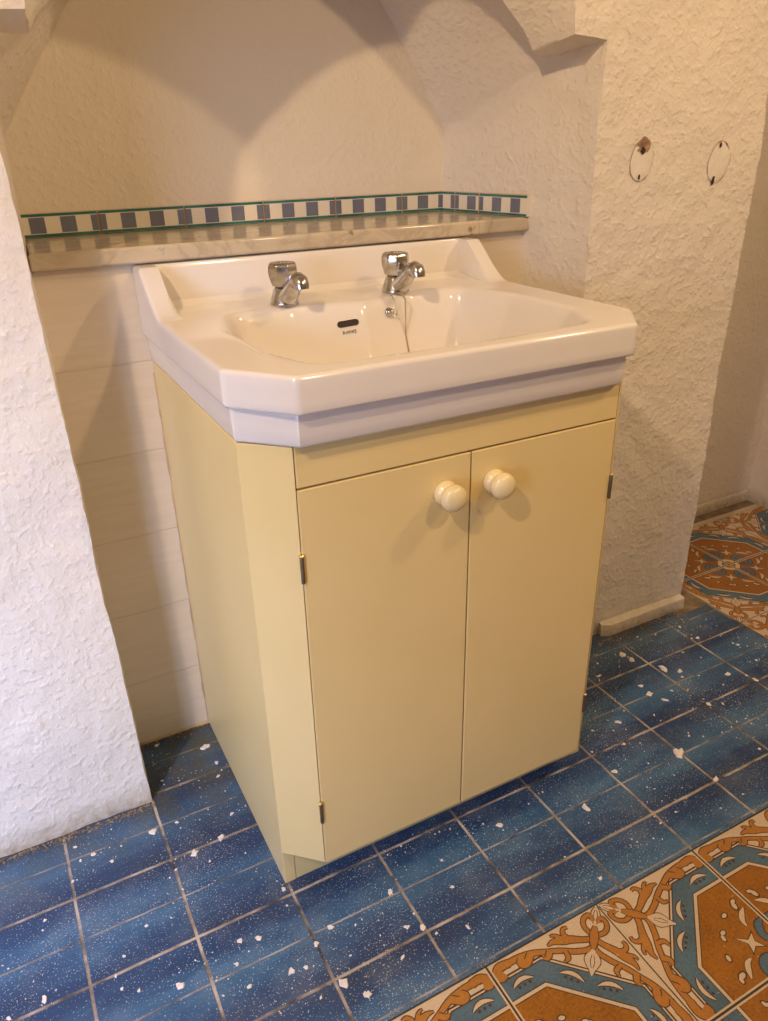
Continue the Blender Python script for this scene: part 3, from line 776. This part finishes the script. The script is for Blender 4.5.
pth = [Vector((.6500, .150, .8045)), Vector((.6520, .140, .8045)), Vector((.6520, .1300, .7985))]
y = .1290
while y > .030:
    z = bh(.652, y); pth.append(Vector((.652-.02*(.129-y), y, z+.0022))); y -= .004
L = 0; last = pth[0]; pos = []
for a, c in zip(pth, pth[1:]):
    n_ = max(1, int((c-a).length/.0004))
    for i in range(n_): pos.append(a.lerp(c, i/n_))
acc = 0; prev = pos[0]; pts = [pos[0]]
for p in pos[1:]:
    acc += (p-prev).length; prev = p
    if acc >= .0027: pts.append(p); acc = 0
for p in pts:
    b.lathe([(.0003, -.0014), (.0012, -.0010), (.0016, 0), (.0012, .0010), (.0003, .0014)], loc(p), (0, 0, 1), 8)
b.tube([loc(p) for p in pts], [.0004]*len(pts), 5)
b.build('bead_chain', M['bead'], ch, smooth=True)

# ------------------------------------------------------------------ old fixing scars on the pier
def scar(cx, cz, hw, hh, tilt, label, holes, blotch):
    t = empty('fixing_scar', (cx, YF-.003, cz), label, 'wall mark')
    ct, st_ = math.cos(tilt), math.sin(tilt)
    def E(a, k): x = hw*k*math.cos(a); z = hh*k*math.sin(a); return (x*ct-z*st_, z*ct+x*st_)
    def on(x, z, lift):
        q = disp((cx+x, YF, cz+z)); return (q[0]-cx, q[1]-(YF-.003)-lift, q[2]-cz)
    n = 56; mb = MB()
    ring = [on(*E(2*math.pi*i/n, k), .0006+.0005*(k < .99)) for k in (1, .9, .6, .3) for i in range(n)]+[on(0, 0, .0011)]
    fs = [(j*n+i, j*n+(i+1) % n, (j+1)*n+(i+1) % n, (j+1)*n+i) for j in range(3) for i in range(n)]+[(3*n+i, 3*n+(i+1) % n, 4*n) for i in range(n)]
    mb.add(ring, fs); mb.build('filler_patch', M['filler'], t, smooth=True)
    mb = MB(); vs = []; fs = []
    for i in range(n):
        a = 2*math.pi*i/n; w = .004+.034*max(0, noise.noise(Vector((cx*9, i*.22, 1)))+.25)
        vs += [on(*E(a, 1-w), .0018), on(*E(a, 1+w), .0014)]
    for i in range(n):
        j = (i+1) % n; fs.append((2*i, 2*i+1, 2*j+1, 2*j))
    mb.add(vs, fs); mb.build('rust_outline', M['rust'], t, smooth=True)
    for (x, z, w, h, tl) in holes:
        mb = MB(); pts = []
        for i in range(14):
            a = 2*math.pi*i/14; k = 1+.35*noise.noise(Vector((x*300, i*.9, z*90)))
            px, pz = w*k*math.cos(a), h*k*math.sin(a); pts.append(on(x+px*math.cos(tl)-pz*math.sin(tl), z+pz*math.cos(tl)+px*math.sin(tl), .0022))
        mb.add(pts, [tuple(range(14))]); mb.build('screw_hole', M['dark'], t)
    if blotch:
        mb = MB(); m_ = 22; pts = []
        for i in range(m_):
            a = 2*math.pi*i/m_; k = 1+.45*noise.noise(Vector((i*.8, 5, 2))); pts.append(on(blotch[0]+blotch[2]*k*math.cos(a), blotch[1]+blotch[3]*k*math.sin(a), .0020))
        mb.add(pts, [tuple(range(m_))]); mb.build('rust_blotch', M['blotch'], t)
M['blotch'] = simple('broken_rusty_plaster', (.36, .22, .14), .9, bump=.8, bscale=220, var=.6)
scar(1.1150, .977, .0250, .0330, -.10, 'oval rust ringed fixing scar with a broken rusty top on the pier, nearer the niche', [(-.0005, .016, .0055, .006, .2), (-.002, -.026, .0022, .0045, 0)], (.001, .024, .013, .013))
scar(1.3000, .973, .0255, .0340, -.18, 'oval fixing scar with two small screw holes on the pier, nearer the outer edge', [(-.002, .027, .0032, .0045, -.2), (-.009, -.030, .0036, .0085, -.25)], None)

# ------------------------------------------------------------------ plaster chips on the floor
CH = [(0.132,0.068,.0139),(0.181,-0.006,.0139),(-0.057,-0.139,.0117),(0.107,-0.207,.0108),(0.086,-0.097,.0058),(0.062,0.042,.0058),(0.039,0.07,.0081),(0.014,0.099,.0067),(-0.101,-0.142,.0081),(0.262,0.219,.0208),(0.228,0.003,.0134),(0.258,0.041,.0081),(0.270,0.17,.0089),(0.184,0.268,.0094),(0.172,0.069,.0067),(0.263,0.136,.0072),(0.283,-0.137,.0089),(0.32,-0.228,.0117),(0.246,-0.261,.0103),(0.302,-0.311,.0148),(0.324,-0.339,.0103),(0.198,-0.185,.0081),(0.223,-0.194,.0089),(0.266,-0.265,.0072),(0.188,-0.253,.0081),(0.291,-0.241,.0089),(0.422,-0.219,.0103),(0.639,-0.196,.0134),(0.786,-0.237,.017),(0.508,-0.256,.0072),(0.416,-0.28,.0081),(0.436,-0.291,.0094),(0.389,-0.316,.0072),(0.493,-0.322,.0072),(1.141,0.05,.0153),(1.146,0.026,.017),(1.182,-0.03,.0228),(1.205,-0.05,.0161),(1.283,-0.107,.0125),(1.317,-0.147,.0117),(1.108,-0.102,.0161),(1.174,-0.153,.0117),(1.02,-0.22,.0237),(1.027,-0.297,.0139),(0.886,-0.199,.0161),(1.047,0.02,.0103),(0.983,-0.106,.0134),(1.095,-0.074,.0139),(1.099,-0.047,.0103),(1.159,-0.22,.0058),(1.33,0.065,.0094),(1.331,0.014,.0089)]
BIG = {9: 'long white plaster chip in the nook between the tiled wall and the cabinet side',
       1: 'white plaster chip on a blue tile joint in front of the left pier corner',
       10: 'white plaster chip on the tile joint beside the foot of the cabinet side',
       0: 'slim white plaster chip on the blue floor at the foot of the left pier',
       2: 'white plaster chip lying at the lower left of the blue floor',
       3: 'pinkish plaster chip on the blue floor near the bottom edge, left of the cabinet foot',
       16: 'small white chip lodged against the cabinet front left foot',
       17: 'white plaster chip on a tile joint just in front of the cabinet foot',
       18: 'white plaster chip in the middle of a blue tile in front of the cabinet foot',
       19: 'largest pinkish plaster chip on the joint crossing in front of the cabinet',
       20: 'flat pinkish chip just in front of the largest chip by the cabinet',
       27: 'single white chip on the blue tile in front of the right cabinet door',
       28: 'powdery white chip on the blue floor at the right end of the cabinet front',
       36: 'large pinkish plaster chip on the shaded blue floor by the pier skirting',
       37: 'rounded plaster chip right of the large pinkish chip near the pier skirting',
       42: 'large white plaster chip on a joint crossing right of the cabinet',
       43: 'white chip on the joint crossing nearest the patterned border, right of the cabinet',
       34: 'oval plaster chip in front of the broken skirting end',
       35: 'slim plaster chip touching the oval chip in front of the broken skirting'}
def chip_mesh(r, seed, mb=None, c=(0, 0), flat=.22):
    rnd = random.Random(seed); n = rnd.randint(7, 11); ph = rnd.random()*6.28; el = rnd.uniform(.5, .95)
    top = []; bot = []; h = min(.004, r*flat+.0004)
    rot_ = rnd.random()*3.14; ca, sa = math.cos(rot_), math.sin(rot_)
    for i in range(n):
        a = ph+2*math.pi*i/n+rnd.uniform(-.2, .2); k = rnd.uniform(.5, 1.25)
        x, y = r*k*math.cos(a), r*k*el*math.sin(a); x, y = x*ca-y*sa, x*sa+y*ca
        bot.append((c[0]+x, c[1]+y, .0003)); top.append((c[0]+x*.8, c[1]+y*.8, .0003+h*rnd.uniform(.6, 1.1)))
    fs = [tuple(range(n-1, -1, -1)), tuple(range(n, 2*n))]+[(i, (i+1) % n, n+(i+1) % n, n+i) for i in range(n)]
    (mb or MB()).add(bot+top, fs) if mb else None
    if mb is None:
        q = MB(); q.add(bot+top, fs); return q
def put_chip(x, y, r, seed, label, group):
    o = chip_mesh(r, seed).build('plaster_chip', M['chip']); o.location = (x, y, 0)
    tag(o, label, 'plaster chip', group)
SMALL = 'small loose white plaster chip, one of many small ones strewn on the blue floor tiles'
for i, (x, y, s) in enumerate(CH):
    if x < .16 and y > .115: continue
    put_chip(x, y, s*.56, 100+i, BIG.get(i, SMALL), None if i in BIG else 'small plaster chips on the blue floor')
def free(x, y, m=.0):
    if y < -.372+m or y > .275: return False
    if y > .108-m and (x < .16+m or (x > .99-m)): return False
    if XL-.004-m < x < XR+.004+m and y > YC+.035-m: return False
    return x < 1.44
rnd = random.Random(3); k = 0
while k < 85:
    x, y = rnd.uniform(-.25, 1.42), rnd.uniform(-.36, .26)
    if not free(x, y, .006): continue
    if any(math.hypot(x-a, y-b) < c*.8+.006 for a, b, c in CH): continue
    put_chip(x, y, rnd.uniform(.0018, .0038), 500+k, SMALL, 'small plaster chips on the blue floor'); k += 1
mb = MB(); k = 0
while k < 3000:
    x, y = rnd.uniform(-.35, 1.44), rnd.uniform(-.37, .27)
    if not free(x, y): continue
    dens = .22+1.8*noise.noise(Vector((x*9, y*9, 4)))
    if rnd.random() > dens: continue
    chip_mesh(rnd.uniform(.0003, .0009) if rnd.random() < .88 else rnd.uniform(.0009, .0020), k, mb, (x, y), .3); k += 1
o = mb.build('plaster_dust', M['chip'])
tag(o, 'fine white plaster specks scattered over the blue floor tiles', 'plaster dust', kind='stuff')

# ------------------------------------------------------------------ ceiling spotlights (out of frame)
for i, (lx, ly, lz, lp) in enumerate(LAMPS):
    t = empty('ceiling_lamp', (lx, ly, 2.45), ['warm ceiling lamp near the window side of the room', 'warm ceiling lamp in front of the basin niche', 'warm ceiling lamp near the right wall'][i], 'lamp', 'warm ceiling lamps')
    mb = MB(); mb.lathe([(.05, 0), (.05, -.02), (.012, -.022), (.012, lz-2.45+.09), (.04, lz-2.45+.08), (.045, lz-2.45+.045)], n=24); mb.build('lamp_mount', M['chrome'], t, smooth=True)

# crumbs of old mortar along the foot of the walls
M['crumb'] = simple('brown_mortar_crumb', (.26, .19, .12), .9, bump=.4, bscale=250, var=.5)
def crumbs(a, b, depth, n, seed, label):
    mb = MB(); rn = random.Random(seed)
    for k in range(n):
        t = rn.random(); x = lerp(a[0], b[0], t); y = lerp(a[1], b[1], t)-abs(rn.gauss(0, depth))
        chip_mesh(rn.uniform(.0006, .0016) if rn.random() < .8 else rn.uniform(.0016, .0034), seed*1000+k, mb, (x, y), .5)
    o = mb.build('mortar_crumbs', M['crumb']); tag(o, label, 'mortar crumbs', kind='stuff')
crumbs((-.30, .130), (.148, .131), .007, 620, 11, 'brown mortar crumbs along the foot of the white left pier')
crumbs((1.00, .112), (1.40, .114), .012, 420, 12, 'brown mortar crumbs in front of the skirting of the right pier')
crumbs((.155, .284), (.285, .284), .007, 160, 13, 'brown mortar crumbs at the foot of the beige tiled wall')
